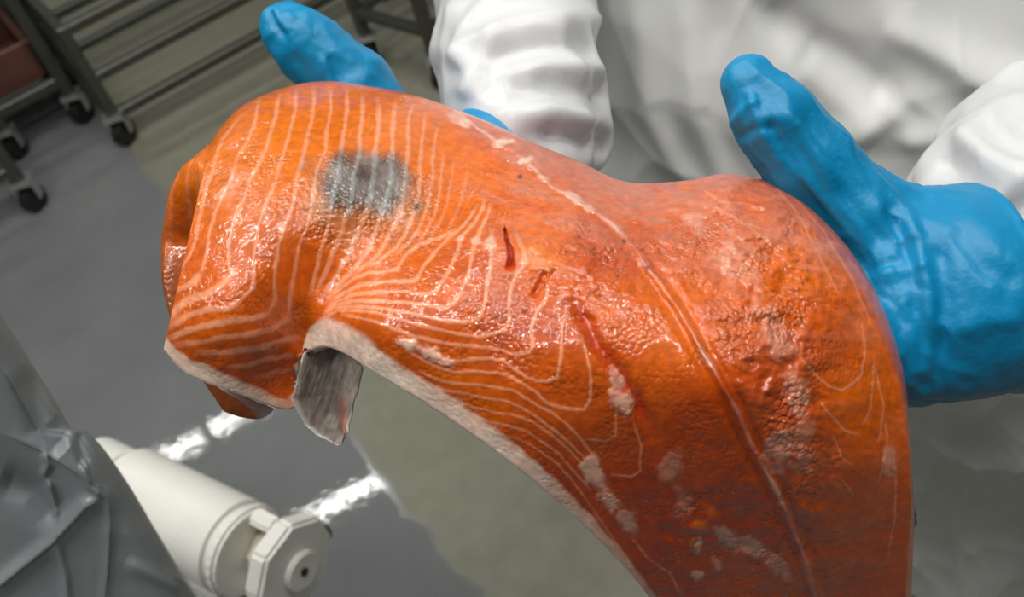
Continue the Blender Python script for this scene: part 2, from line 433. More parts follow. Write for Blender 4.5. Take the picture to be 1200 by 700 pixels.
# pale connective-tissue lines between the muscle blocks (x, y on the fillet as seen from the front)
LINES = [  # (width, strength, points)
 (3.6,.8,[(283,134),(262,162),(255,176),(249,200),(243,217),(237,238),(233,257),(229,282),(223,298),(210,318),(200,335)]),
 (3.8,.85,[(303,114),(300,135),(297,149),(290,166),(278,183),(273,205),(261,229),(252,250),(245,272),(243,289),(241,305),(235,320)]),
 (7.5,.95,[(235,320),(225,332),(207,341)]),
 (4,.9,[(327,110),(324,131),(319,152),(312,173),(305,190),(293,210),(285,234),(276,251),(271,269),(268,289),(267,310),(271,322)]),
 (8.5,1,[(271,322),(259,334),(245,344),(218,353),(204,365),(200,374)]),
 (4,.9,[(348,104),(346,126),(341,152),(334,173),(329,190),(322,214),(312,238),(303,262),(300,282),(297,303),(298,323),(297,339),(281,353)]),
 (8,1,[(281,353),(266,362),(245,363),(219,370),(199,385)]),
 (4.2,.9,[(368,103),(368,123),(365,143),(360,161),(355,183),(348,209),(345,234),(336,258),(327,286),(324,306),(322,323),(323,351),(314,368)]),
 (7.5,1,[(314,368),(297,373),(269,377),(237,383),(214,390),(197,397)]),
 (4.2,.85,[(387,103),(388,128),(383,152),(381,176),(370,203),(367,231),(362,262),(351,286),(347,306),(343,329),(339,351),(339,373)]),
 (6.5,.85,[(339,373),(317,387),(286,394),(262,395),(238,401),(207,404)]),
 (6.5,.85,[(350,395),(326,401),(300,409),(283,411),(262,414),(231,413)]),
 (5.5,.75,[(345,416),(317,421),(290,429),(267,430)]),
 (4.5,.6,[(346,433),(322,437),(300,443)]),
 (5,.95,[(406,106),(407,128),(402,157),(399,183),(396,207),(392,222),(389,243),(383,272),(375,300),(370,320),(364,345)]),
 (5.5,1,[(425,112),(425,137),(421,162),(421,183),(415,205),(413,226),(409,243),(401,272),(390,296),(383,317),(372,340)]),
 (5.5,1,[(443,117),(444,149),(440,176),(438,205),(435,231),(428,253),(416,282),(406,303),(395,322),(382,344)]),
 (5.5,1,[(462,122),(461,149),(459,179),(459,207),(455,226),(450,245),(442,269),(431,293),(419,311),(402,328),(386,348)]),
 (4.5,.95,[(483,124),(478,145),(479,169),(476,197),(476,210),(473,234),(466,258),(457,275),(445,296),(430,310),(410,324)]),
 (4,.9,[(498,134),(495,162),(492,191),(492,210),(490,231),(483,255),(474,277),(461,293),(445,305),(430,313)]),
 (3.6,.75,[(512,150),(510,160),(507,190),(507,205),(503,231),(498,250),(490,270),(481,282),(465,297)]),
 (3.2,.65,[(520,180),(517,205),(515,229),(509,253),(498,274),(490,284)]),
 (3,.55,[(532,190),(528,215),(524,240),(515,262),(503,280)]),
 (3,.5,[(548,200),(543,225),(535,250),(524,270)]),
 (3.6,.95,[(538,268),(515,279),(490,287),(476,299),(469,310),(466,316),(433,320),(418,325),(402,335),(388,347)]),
 (4.2,1,[(560,240),(548,258),(538,269),(526,279),(510,296),(496,312),(490,325),(484,329),(452,330),(423,334),(402,344),(387,353)]),
 (4.2,1,[(568,235),(565,246),(555,262),(539,279),(536,296),(526,318),(515,334),(510,342),(500,345),(479,342),(449,341),(414,346),(395,353),(385,359)]),
 (4.6,1,[(575,240),(572,250),(562,272),(557,284),(551,310),(548,322),(541,341),(534,354),(524,360),(500,358),(473,354),(449,353),(414,353),(392,358),(382,365)]),
 (4.6,1,[(577,270),(575,283),(575,309),(570,336),(569,351),(565,366),(560,374),(545,378),(526,377),(490,369),(462,364),(440,360),(411,360),(390,361),(380,368)]),
 (3.8,.9,[(603,269),(615,297),(617,307),(605,322),(598,341),(597,358),(598,377),(589,388),(570,394),(560,395),(534,391),(500,383),(476,377),(455,370),(431,365),(397,364),(378,372)]),
 (3.8,.9,[(644,331),(640,350),(629,365),(624,381),(624,406),(620,413),(601,415),(586,410),(569,407),(534,405),(509,400),(486,395),(469,389),(449,380),(423,373),(401,368)]),
 (3.6,.9,[(665,363),(659,382),(658,415),(653,444),(642,447),(629,447),(617,442),(603,432),(591,423),(574,420),(560,421),(546,422),(526,424),(508,418),(492,408)]),
 (3.6,.85,[(682,395),(690,429),(693,446),(692,466),(685,480),(672,480),(656,478),(642,473),(629,461),(611,449),(594,439),(577,437),(550,435),(533,437),(512,431),(490,419),(474,410)]),
 (3.2,.8,[(491,434),(505,442),(522,448),(543,451),(558,451),(586,455),(605,459),(620,470),(635,478),(651,487),(672,505),(679,513),(689,527),(698,540)]),
 (2.8,.8,[(722,475),(721,511),(710,517),(686,515)]),
 (2.4,.7,[(742,493),(751,522),(750,552),(740,559),(717,556)]),
 (3,.75,[(480,436),(505,457),(536,460),(567,467),(594,470),(613,479),(634,493),(657,510),(682,534),(693,549)]),
 (2.8,.7,[(500,466),(529,469),(557,478),(582,484),(600,486),(622,494),(651,513),(674,535),(689,551)]),
 (2.8,.65,[(543,484),(567,493),(594,499),(617,506),(631,515),(657,534),(677,558),(694,575)]),
 (2.6,.6,[(563,501),(586,510),(606,514),(626,525),(651,542),(669,561),(690,590)]),
 (2.4,.5,[(600,530),(630,548),(655,572),(680,600),(705,632)]),
 (2.4,.45,[(690,590),(712,622),(735,655),(760,700)]),
 (2.4,.5,[(740,630),(760,655),(785,672),(800,700)]),
 # right-hand (back) side: faint arcs
 (2.6,.6,[(935,415),(956,440),(970,452),(986,458),(1000,450),(1010,438),(1014,410),(1010,380)]),
 (2.6,.6,[(960,470),(974,488),(990,504),(1006,510)]),
 (2.4,.5,[(1024,420),(1024,440),(1020,480),(1010,500)]),
 (2.4,.5,[(1026,430),(1030,452),(1036,476),(1032,506),(1028,520)]),
 (2.4,.5,[(975,510),(980,520),(986,536),(998,546)]),
 (2.4,.45,[(1038,492),(1040,512),(1036,540),(1028,568)]),
 (2.4,.45,[(985,560),(992,568),(1000,580)]),
 (2.4,.4,[(1046,520),(1050,560),(1048,610),(1040,660)]),
 (2.6,.5,[(823,222),(844,236),(880,240)]),(2.6,.5,[(832,240),(860,255),(890,275),(925,310)]),
 (3,.45,[(905,215),(935,250),(960,300),(985,350)]),(3,.4,[(925,225),(965,270),(1000,330),(1025,390)]),
 (2.6,.4,[(880,320),(905,345),(930,352)]),
]
LATERAL = [(546,140),(579,164),(615,187),(648,220),(684,238),(720,265),(744,290),(756,310),(786,349),(807,382),(828,421),(842,444),(865,485),(883,526),(911,576),(938,640),(956,690),(975,740)]
GROOVE = [(668,345),(688,378),(700,405),(722,432),(745,470),(770,520)]
PALE = [  # fat patches: x, y, rx, ry, angle, strength
 (478,402,12,7,25,1),(505,415,18,7,22,1),(520,424,14,5,15,.8),(692,546,9,9,40,.9),(700,562,9,15,-35,.85),(715,585,8,16,-35,.75),(732,608,8,14,-40,.6),
 (728,470,9,14,-15,.7),(722,445,6,12,-25,.6),(546,146,7,5,20,1),(536,139,12,5,20,.5),(592,166,11,3.5,-5,1),(583,170,6,3,0,.7),(614,188,11,4,-12,1),
 (634,207,7,4,30,.6),(672,232,14,4,30,.8),(690,243,9,4,30,.7),(785,548,12,16,10,.35),(918,525,16,24,20,.45),(935,465,12,30,-10,.4),(900,380,14,40,-30,.33),
 (1042,540,7,18,0,.35),(850,630,16,9,35,.55),(880,640,22,8,30,.5),(910,660,18,8,45,.4),(812,262,25,10,40,.35),(860,300,18,30,-40,.25),(575,285,5,6,0,.7),(557,282,5,4,0,.6),(540,279,5,3,0,.6),
 (818,637,4,8,5,.7),(817,673,6,6,30,.6),(840,660,5,9,-20,.45),(800,590,10,14,0,.3),(940,520,12,30,0,.3)]
def ell(px, py, cx, cy, rx, ry, ang):
    a = math.radians(ang); x = px - cx; y = py - cy
    u = (x * math.cos(a) + y * math.sin(a)) / rx; v = (-x * math.sin(a) + y * math.cos(a)) / ry
    return np.hypot(u, v)

def build_fillet():
    root = empty('salmon_fillet', tuple(W(600, 380, .39)), 'large raw orange salmon fillet draped over two blue gloved hands', 'fish fillet')
    ncol = len(NEAR); NEARa = np.array(NEAR, float); FARa = np.array(FAR, float)
    ts = []
    for i in range(ncol - 1):
        L = (np.hypot(*(NEARa[i + 1] - NEARa[i])) + np.hypot(*(FARa[i + 1] - FARa[i]))) / 2
        k = max(6, int(L / 1.75)); ts += [i + j / k for j in range(k)]
    ts = np.array(ts + [ncol - 1.0])
    N = catmull(NEARa, ts); S = catmull(FARa, ts)
    nv = 330
    t = np.linspace(0, 1, nv); v = 1 - (1 - t) ** 1.35
    PX = N[:, None, 0] + (S - N)[:, None, 0] * v; PY = N[:, None, 1] + (S - N)[:, None, 1] * v
    D = FD(PX, PY)
    # left end: folds over the hand, tucks in behind the front lobe and hangs down
    vk = np.array([0, .15, .3, .4, .6, .8, .9, 1])
    L1 = np.array([(302,490),(272,430),(242,375),(238,330),(243,280),(229,214),(228,190),(246,168)], float)
    L2 = np.array([(264,486),(226,430),(198,373),(189,330),(189,280),(197,225),(212,197),(246,169)], float)
    L3 = np.array([(300,480),(270,430),(245,373),(235,330),(235,280),(240,225),(245,200),(252,174)], float)
    d1 = np.array([.062,.060,.058,.056,.050,.014,.004,.0]); d2 = np.array([.065,.062,.062,.060,.055,.030,.014,.004]); d3 = np.array([.10,.10,.10,.095,.095,.08,.05,.02])
    def rows(L, dd):
        x = np.interp(v, vk, L[:, 0]); y = np.interp(v, vk, L[:, 1]); d = np.interp(v, vk, dd)
        k = np.ones(25) / 25
        sm = lambda a: np.convolve(np.pad(a, 12, mode='edge'), k, 'valid')
        return np.stack([sm(x), sm(y), D[0] + sm(d)], -1)
    A0 = np.stack([PX[0], PY[0], D[0]], -1); j = 14; Am = np.stack([PX[j], PY[j], D[j]], -1)
    K = np.stack([rows(L3, d3), rows(L2, d2), rows(L1, d1), A0, Am])
    tt = np.linspace(0, 3, 72)[:-1]
    ext = np.stack([catmull(K[:, r], tt) for r in range(nv)], 1)
    # make the turn of the lobe round, not sharp
    PX = np.concatenate([ext[..., 0], PX]); PY = np.concatenate([ext[..., 1], PY]); D = np.concatenate([ext[..., 2], D]); nl = len(tt)
    nu = len(PX)
    # round the far edge over
    sx = PX[:, -1:]; sy = PY[:, -1:]
    s = np.hypot(PX - sx, PY - sy); w = 34.
    q = np.clip(1 - s / w, 0, 1)
    D = D + .013 * (1 - np.sqrt(np.clip(1 - q * q, 0, 1)))
    # right edge rounding
    rgt = sstep(1, 0, (np.arange(nu)[::-1] / 26.))[:, None]
    D = D + .010 * rgt ** 2
    # relief: tissue lines, groove, tear, lumps
    jx = PX + .7 * noise3(np.stack([PX, PY, 0 * PX], -1), .09, 3) + .6 * noise3(np.stack([PX, PY, 0 * PX], -1), .35, 5)
    jy = PY + .7 * noise3(np.stack([PX, PY, 0 * PX], -1), .09, 7) + .6 * noise3(np.stack([PX, PY, 0 * PX], -1), .35, 9)
    line = np.zeros(PX.shape)
    for wd, stg, pts in LINES:
        a = np.array(pts); m = (jx > a[:, 0].min() - 12) & (jx < a[:, 0].max() + 12) & (jy > a[:, 1].min() - 12) & (jy < a[:, 1].max() + 12)
        m[:nl] = False
        if not m.any(): continue
        d, bt = seg_dist(jx[m], jy[m], pts)
        fade = np.minimum(1, np.minimum(bt, 1 - bt) * len(pts) * 1.2 + .35)
        var = 1 + .35 * noise3(np.stack([PX[m], PY[m], 0 * PX[m]], -1), .06, 21)
        val = stg * fade * sstep(1.15, .35, d / (wd * .58 * var + .35))
        line[m] = np.maximum(line[m], val)
    # lines on the hanging left end follow its columns
    le = np.zeros(PX.shape)
    for cpos in (30, 40, 49, 57, 64): le[:nl] = np.maximum(le[:nl], .5 * np.exp(-((np.arange(nl)[:, None] - cpos) / 1.3) ** 2))
    line = np.maximum(line, le * sstep(.35, .75, v)[None])
    P2 = np.stack([PX, PY, 0 * PX], -1)
    dl, bl = seg_dist(jx, jy, LATERAL)
    # side of the lateral line: >0 towards the back of the fish (upper right)
    latx = np.interp(PY, [p[1] for p in LATERAL], [p[0] for p in LATERAL]); back = sstep(-10, 60, PX - latx)
    topfilm = sstep(45, 8, s) * sstep(240, 330, PX)
    dg, bg = seg_dist(jx, jy, GROOVE)
    groove = np.exp(-(dg / 9) ** 2) * np.minimum(1, np.minimum(bg, 1 - bg) * 6)
    dt1, b1 = seg_dist(jx, jy, [(590,262),(595,285),(599,300),(597,318)])
    tear = sstep(5.5, 1.2, dt1 / (.35 + .75 * b1) + 1.5 * noise3(P2, .15, 78)) * np.clip(np.minimum(b1, 1 - b1) * 8, 0, 1)
    dt2, b2 = seg_dist(jx, jy, [(640,318),(632,335),(624,350)]); tear2 = sstep(6, .5, dt2 + 2 * noise3(P2, .2, 79)) * .4 * np.clip(np.minimum(b2, 1 - b2) * 6, 0, 1)
    lump = np.zeros(PX.shape); lumpn = noise3(P2, .1, 77)
    for (cx, cy, r) in [(622,295,20),(640,306,20),(822,618,12),(832,600,10),(812,636,7)]:
        lump = np.maximum(lump, np.clip(1.0 - ell(jx, jy, cx, cy, r * 1.2, r * .85, (cx * 7) % 180) ** 2 + .35 * lumpn, 0, 1) ** 1.4)
    pale = np.zeros(PX.shape); pn = .55 * noise3(P2, .07, 31) + .35 * noise3(P2, .2, 33)
    for (cx, cy, rx, ry, an, stg) in PALE:
        e = ell(jx, jy, cx, cy, rx * 1.15, ry * 1.15, an) + pn
        pale = np.maximum(pale, stg * sstep(1.25, .45, e))
    rough_zone = sstep(0, 1, back) * .9 + .8 * np.exp(-((PX - 690) / 70) ** 2 - ((PY - 300) / 80) ** 2) + .7 * sstep(520, 620, PY) * sstep(720, 800, PX)
    rough_zone = np.clip(np.maximum(rough_zone, .7 * sstep(560, 640, PX) * sstep(300, 200, PY)), 0, 1) * (1 - .7 * sstep(930, 1010, PX))
    fib2 = fbm(np.stack([(PX * .95 + PY * .3) * .22, -PX * .3 + PY * .95, 0 * PX], -1), .10, 3, 43); upz = sstep(510, 600, PX) * sstep(330, 240, PY)
    fib = fbm(np.stack([PX * .35 + PY * .2, PY * 1.0 - PX * .2, 0 * PX], -1), .07, 3, 41)
    relief = (0.00015 * line - .0035 * groove - .006 * tear - .005 * tear2 + .0014 * lump + .0008 * pale
              + rough_zone * (.0014 * fbm(P2, .045, 3, 11) + .0012 * fib + .0003 * ridged(P2, .11, 2, 15)) + upz * .0011 * fib2 + .0009 * fbm(P2, .02, 2, 12)
              + .0012 * np.exp(-(dl / 3.5) ** 2) - .0022 * np.exp(-((dl - 9) / 6) ** 2) * sstep(.3, .5, bl))
    relief[:nl] *= 0.3
    D = D - relief
    P = W(PX, PY, D)
    # far rows: the flesh carries on over the edge and down behind
    ne = 14; e = np.linspace(0, 1, ne + 1)[1:]
    tail = P[:, -1:, :] + (e * .035)[None, :, None] * FW - (e ** 2 * .05)[None, :, None] * np.array([0, 0, 1.]) - (e ** 2 * .010)[None, :, None] * UP
    # near rim: rolled cut edge
    T0 = .0095
    nrm = grid_normals(P); nrm *= np.sign(np.median(np.sum(nrm[nl:] * (CAM - P[nl:]), -1)))
    n0 = nrm[:, 2]; o0 = P[:, 0] - P[:, 5]; o0 -= n0 * np.sum(o0 * n0, -1, keepdims=True); o0 /= np.linalg.norm(o0, axis=-1, keepdims=True) + 1e-9
    kk = np.ones(15) / 15
    smooth = lambda a: np.stack([np.convolve(np.pad(a[:, i], 7, mode='edge'), kk, 'valid') for i in range(3)], -1)
    n0 = smooth(n0); o0 = smooth(o0); n0 /= np.linalg.norm(n0, axis=-1, keepdims=True); o0 /= np.linalg.norm(o0, axis=-1, keepdims=True)
    th = np.linspace(0, math.radians(150), 10)[1:]
    uidx = np.concatenate([np.zeros(nl), ts])
    T0u = np.interp(uidx, [0, 3.2, 4, 6.3, 7.2, 20], [T0, T0, .003, .003, T0, T0])[:, None]
    c = P[:, 0] - n0 * T0u / 2
    rim = np.stack([c + T0u / 2 * (n0 * math.cos(a) + o0 * .6 * math.sin(a)) for a in th[::-1]], 1)
    nr = len(th)
    full = np.concatenate([rim, P, tail], 1)
    nvf = full.shape[1]
    # back side
    vv = np.concatenate([np.zeros(nr), v, np.ones(ne)])
    fn = grid_normals(full); fn[:, nr:nr + nv] = nrm
    back_n = nrm.copy()
    for _ in range(6):
        back_n[1:-1] = (back_n[:-2] + back_n[1:-1] + back_n[2:]) / 3; back_n[:, 1:-1] = (back_n[:, :-2] + back_n[:, 1:-1] + back_n[:, 2:]) / 3
    back_n /= np.linalg.norm(back_n, axis=-1, keepdims=True)
    T = np.interp(v, [0, .12, .5, .85, 1], [T0, .011, .014, .011, .006])[None, :, None]
    T = np.repeat(T, nu, 0); T[:nl] = .0012; T = np.minimum(T, T0u[:, :, None] + .012 * sstep(.0, .3, v)[None, :, None])
    B = P - back_n * T
    tailn = np.repeat((UP - .2 * FW)[None, None], nu, 0)
    Bt = tail - .006 * UP[None, None]
    Br = np.repeat(B[:, :1], nr, 1)
    Bfull = np.concatenate([Br, B, Bt], 1)
    # colours
    fx = P2[..., 0]; fy = P2[..., 1]
    base = np.empty(PX.shape + (3,)); base[:] = (.66, .122, .003)
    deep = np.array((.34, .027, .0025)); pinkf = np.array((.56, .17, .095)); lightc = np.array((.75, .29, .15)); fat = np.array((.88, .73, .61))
    mixc = lambda a, b, f: a + (np.asarray(b) - a) * np.clip(f, 0, 1)[..., None]
    nlow = fbm(P2, .012, 3, 51)
    base = mixc(base, deep, .26 + .40 * nlow)
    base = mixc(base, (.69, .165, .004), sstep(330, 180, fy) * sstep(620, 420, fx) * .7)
    base = mixc(base, deep, .65 * sstep(380, 640, fy) * sstep(360, 480, fx))  # deeper red back meat, with shade of the hanging part painted in too
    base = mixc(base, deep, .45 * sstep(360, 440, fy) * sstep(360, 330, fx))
    # pink connective film over the back and along the top edge
    film = np.clip(.22 + .9 * fib * .5 + .5 * noise3(P2, .03, 61), 0, 1)
    base = mixc(base, pinkf, film * (.75 * back * sstep(430, 260, fy) + .30 * back) )
    base = mixc(base, pinkf, np.clip(.30 + .75 * fib2, 0, .85) * sstep(500, 620, fx) * sstep(330, 230, fy))
    base = mixc(base, (.50, .05, .01), np.clip(-.25 - .8 * fib2, 0, .7) * upz)
    base = mixc(base, pinkf * np.array((.9, .72, .72)), topfilm * np.clip(.55 + .8 * fbm(P2, .08, 2, 71), 0, 1))
    base = mixc(base, (.45, .03, .006), .75 * groove)
    base = mixc(base, (.50, .030, .005), np.clip(tear * .95, 0, 1)); base = mixc(base, (.5, .04, .006), tear2)
    base = mixc(base, (.86, .24, .02), .35 * lump)
    # grey melanin stain with a brown skirt
    e1 = ell(jx, jy, 426, 214, 66, 42, 8) + .30 * noise3(P2, .05, 81); e2 = ell(jx, jy, 424, 240, 84, 54, 5) + .25 * noise3(P2, .06, 83)
    base = mixc(base, (.36, .15, .045), .62 * sstep(1.1, .5, e2))
    lcol = np.empty_like(base); lcol[:] = lightc
    lcol = mixc(lcol, (.30, .30, .28), .8 * sstep(1.15, .6, e1))
    base = mixc(base, lcol, line * .92)
    grey = mixc(np.full(base.shape, .035) * np.array((1, 1, .93)), (.27, .28, .27), np.clip(.15 + .5 * fbm(P2, .04, 2, 85) + .55 * line, 0, 1))
    base = mixc(base, grey, .90 * sstep(1.15, .50, e1))
    base = mixc(base, (.02, .02, .02), sstep(6, 2, np.hypot(jx - 488, jy - 243)) * .8)
    lat = np.exp(-(dl / (2.2 + 2.0 * noise3(P2, .05, 91))) ** 2) * np.clip(.55 + .9 * noise3(P2, .03, 93), 0, 1)
    base = mixc(base, (.74, .42, .33), lat * .8)
    base = mixc(base, (.78, .50, .38), pale * .85)
    for (cx, cy) in [(731,283),(758,314),(681,595),(610,207)]: base = mixc(base, (.05, .01, .01), sstep(3.5, 1.5, np.hypot(jx - cx, jy - cy)) * .8)
    # white belly rim
    sn = np.hypot(PX - PX[:, :1], PY - PY[:, :1]); ne_x = PX[:, :1]
    wid = np.interp(ne_x, [186, 200, 240, 300, 335, 352, 365, 385, 420, 470, 520, 600, 680, 740, 800],
                    [10, 14, 19, 15, 8, 28, 32, 30, 30, 22, 24, 22, 18, 12, 6])
    strg = np.interp(ne_x, [186, 290, 340, 349, 355, 520, 600, 700, 760], [1, .85, .30, .7, 1, 1, .85, .6, .4])
    rimm = sstep(1.15, .8, (sn + 2.5 * noise3(P2, .08, 95)) / wid) * strg
    rimm[:nl] = 0
    fatc = mixc(np.broadcast_to(fat, base.shape).copy(), (.80, .50, .38), np.clip(.25 + .5 * noise3(P2, .05, 97) + .5 * sstep(.3, 1, sn / wid), 0, 1))
    base = mixc(base, fatc, rimm)
    # hanging end: shade behind the lobe painted in as brown
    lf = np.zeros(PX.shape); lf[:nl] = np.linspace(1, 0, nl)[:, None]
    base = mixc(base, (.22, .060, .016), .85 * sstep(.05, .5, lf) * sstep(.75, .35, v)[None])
    rimcol = np.repeat(base[:, :1], nr, 1); wf = np.array((.90, .83, .75))
    rs = np.broadcast_to((strg * (ne_x > 0))[:, :, None], rimcol.shape) * np.linspace(1, .4, nr)[None, :, None]
    rs = rs.copy(); rs[:nl] = 0
    rimcol = rimcol + (wf - rimcol) * rs
    tailcol = np.repeat(base[:, -1:], ne, 1)
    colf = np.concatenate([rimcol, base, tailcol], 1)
    wet = np.clip(.45 + .55 * rough_zone + .5 * sstep(1.5, .8, e2) - .25 * line, .2, 1.2) * (1 - .55 * sstep(930, 1010, PX)); wet[:nl] = .3
    wet *= (1 - .5 * rimm) * (.2 + .8 * sstep(5, 90, s))
    wetf = np.concatenate([np.full((nu, nr), .3), wet, np.full((nu, ne), .5)], 1)
    allv = np.concatenate([full.reshape(-1, 3), (full + (Bfull - full) * .86).reshape(-1, 3)])
    loc = W(600, 380, .39)
    q = solid_quads(nu, nvf)
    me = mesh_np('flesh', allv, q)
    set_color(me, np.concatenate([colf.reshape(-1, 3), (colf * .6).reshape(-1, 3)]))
    set_float(me, np.concatenate([wetf.ravel(), wetf.ravel()]), 'wet')
    fix_normals(me); obj('flesh', me, M_FLESH, root)
    # skin: the coarser silver layer under the meat, its edge just proud of the flesh
    su = slice(None, None, 4); sv = slice(nr, None, 4)
    Bo = Bfull.copy()
    ed = np.zeros((nu, 1, 1)); ed[-60:, 0, 0] = np.linspace(0, 1, 60)
    Bo[:, nr:nr + nv] += back_n * T * .0
    Bo = Bo + ed * .0016 * RT
    F2 = (full + (Bo - full) * .84)[su, sv]; B2 = (full + (Bo - full) * 1.0)[su, sv]
    F2 = F2 + ed[su] * .0030 * RT; B2 = B2 + ed[su] * .0030 * RT
    nn = B2 - F2
    me = mesh_np('skin', np.concatenate([F2.reshape(-1, 3), (B2 + nn * .3).reshape(-1, 3)]), solid_quads(F2.shape[0], F2.shape[1]))
    fix_normals(me); obj('skin', me, M_SKIN, root)
    # belly flap: the pale underside seen inside the fold
    lx = [(354,416,.404),(349,440,.402),(345,462,.401),(344,470,.401),(352,491,.403),(368,508,.405),(388,518,.407),(398,521,.408)]
    rx = [(424,432,.395),(423,440,.401),(421,450,.409),(419,462,.413),(414,476,.416),(409,492,.416),(407,506,.414),(401,520,.411)]
    tt = np.linspace(0, 7, 90); Lc = catmull(lx, tt); Rc = catmull(rx, tt); uu = np.linspace(0, 1, 60)
    G = Lc[None] + (Rc - Lc)[None] * uu[:, None, None]
    G[..., 1] -= (24 * np.sin(math.pi * uu))[:, None] * sstep(2.5, 0, tt)[None]
    G[..., 2] += .020 * np.sin(math.pi * uu)[:, None] * sstep(7.2, 4, tt)[None]
    G[..., 0] += (2.2 * noise3(np.stack([G[..., 0] * 0, G[..., 1], G[..., 2] * 0], -1), .16, 5)) * (np.abs(uu - .5) * 2)[:, None] ** 3
    G[..., 1] += 2.5 * noise3(np.stack([G[..., 0], 0 * G[..., 1], 0 * G[..., 0]], -1), .2, 6) * sstep(5, 7, tt)[None]
    gp = np.stack([G[..., 0], G[..., 1], 0 * G[..., 0]], -1)
    stri = fbm(np.stack([G[..., 0] + .35 * G[..., 1], .12 * G[..., 1], 0 * G[..., 0]], -1), .35, 2, 8)
    G[..., 2] -= .0006 * stri
    fold = np.exp(-((uu[:, None] - .80) / .09) ** 2) * sstep(2.5, 4, tt)[None]
    G[..., 2] -= .004 * fold
    FP = W(G[..., 0], G[..., 1], G[..., 2]); BP = FP + FW * .003
    me = mesh_np('belly_flap', np.concatenate([FP.reshape(-1, 3), BP.reshape(-1, 3)]), solid_quads(60, 90))
    cc = np.empty(G.shape); cc[:] = (.44, .39, .35); cc = mixc(cc, (.22, .19, .17), np.clip(.35 + .7 * stri, 0, 1)); cc = mixc(cc, (.36, .09, .04), .8 * fold)
    cc = mixc(cc, (.74, .68, .62), sstep(.14, .02, uu)[:, None] * np.ones_like(tt)[None])
    set_color(me, np.concatenate([cc.reshape(-1, 3)] * 2)); set_float(me, np.full(60 * 90 * 2, .5), 'wet')
    fix_normals(me); o = obj('belly_flap', me, M_MEMB, root); o['label'] = 'pale grey underside of the belly flap'
    return root
def fix_normals(me):
    bm = bmesh.new(); bm.from_mesh(me); bmesh.ops.recalc_face_normals(bm, faces=bm.faces[:]); bm.to_mesh(me); bm.free()
fillet = build_fillet()

# ------------------------------------------------------------------ person in white with blue gloves
def chain(P, pts, k=.006):
    """pts: (px, py, depth, radius in metres)"""
    r = None
    for a, b in zip(pts[:-1], pts[1:]):
        d = sd_cone(P, W(*a[:3]), W(*b[:3]), a[3], b[3]); r = d if r is None else smin(r, d, k)
    return r
def glove(name, thumb, palm, fingers, cuff, parent, wr_seed, step=.0017, cut=None):
    pts = np.concatenate([[W(*p[:3]) for p in c] for c in [thumb, palm, cuff] + fingers])
    lo = pts.min(0) - .05; hi = pts.max(0) + .05
    def fn(P):
        d = chain(P, thumb, .010); d = smin(d, chain(P, palm, .02), .022)
        for f in fingers: d = smin(d, chain(P, f, .004), .006)
        d = smin(d, chain(P, cuff, .02), .02)
        if cut is None: return d
        pl = (P - cut[0]) @ cut[1]
        return np.maximum(d - .0016 * np.exp(-((pl + .002) / .0028) ** 2), pl)
    V, Q = surface_nets(fn, lo, hi, step)
    V = relax(V, Q, 4); n = vnormals(V, Q)
    return V, Q, n

person = empty('person', (.48, .95, 0), 'person in white plastic apron and sleeves holding the salmon fillet in blue gloves', 'person')

def cam_px(V):
    d = (V - CAM) @ FW; return 600 + FPX * ((V - CAM) @ RT) / d, 350 - FPX * ((V - CAM) @ UP) / d, d
def crease(V, n, lines):
    """press or raise soft creases on the front of a garment: lines of (width m, height m, [points])"""
    px, py, d = cam_px(V); h = np.zeros(len(V)); front = sstep(.05, .35, np.sum(n * (CAM - V), 1) / np.linalg.norm(CAM - V, axis=1))
    for wd, hg, pts in lines:
        best, bt = seg_dist(px, py, pts)
        h += hg * np.exp(-(best * d / FPX / wd) ** 2) * np.clip(np.minimum(bt, 1 - bt) * 6 + .2, 0, 1)
    return V + n * (h * front)[:, None]

def under(px, py, r, gap=.0):                # depth at which a finger of radius r touches the fillet's underside
    return float(FD(px, py)) + .0145 + r * 1.15 + gap

def finger_under(pts, r0, r1):
    n = len(pts); return [(x, y, under(x, y, lerp(r0, r1, i / (n - 1))), lerp(r0, r1, i / (n - 1))) for i, (x, y) in enumerate(pts)]

# --- the glove on the right of the picture
thumbR = [(1068,318,.446,.026),(1005,250,.438,.0185),(948,190,.432,.0165),(905,140,.428,.0152),(874,98,.426,.0112)]
palmR = [(1110,345,.448,.040),(1040,390,.450,.028),(960,420,under(960,420,.018),.018)]
fingR = [finger_under([(960,330),(890,330),(820,330),(760,335)], .0105, .0085),
         finger_under([(950,390),(870,395),(790,400),(715,405)], .0105, .0085),
         finger_under([(955,450),(880,460),(800,465),(730,470)], .0105, .0083),
         finger_under([(965,500),(900,515),(840,525),(790,530)], .0095, .0075)]
cuffR = [(1110,345,.448,.042),(1150,342,.456,.043),(1260,320,.50,.046)]
cn = RT * .95 + UP * .25 + FW * .03; cn /= np.linalg.norm(cn)
V, Q, n = glove('glove', thumbR, palmR, fingR, cuffR, person, 1, cut=(W(1168, 335, .452), cn))
px, py, d = cam_px(V)
vis = sstep(840, 900, px)
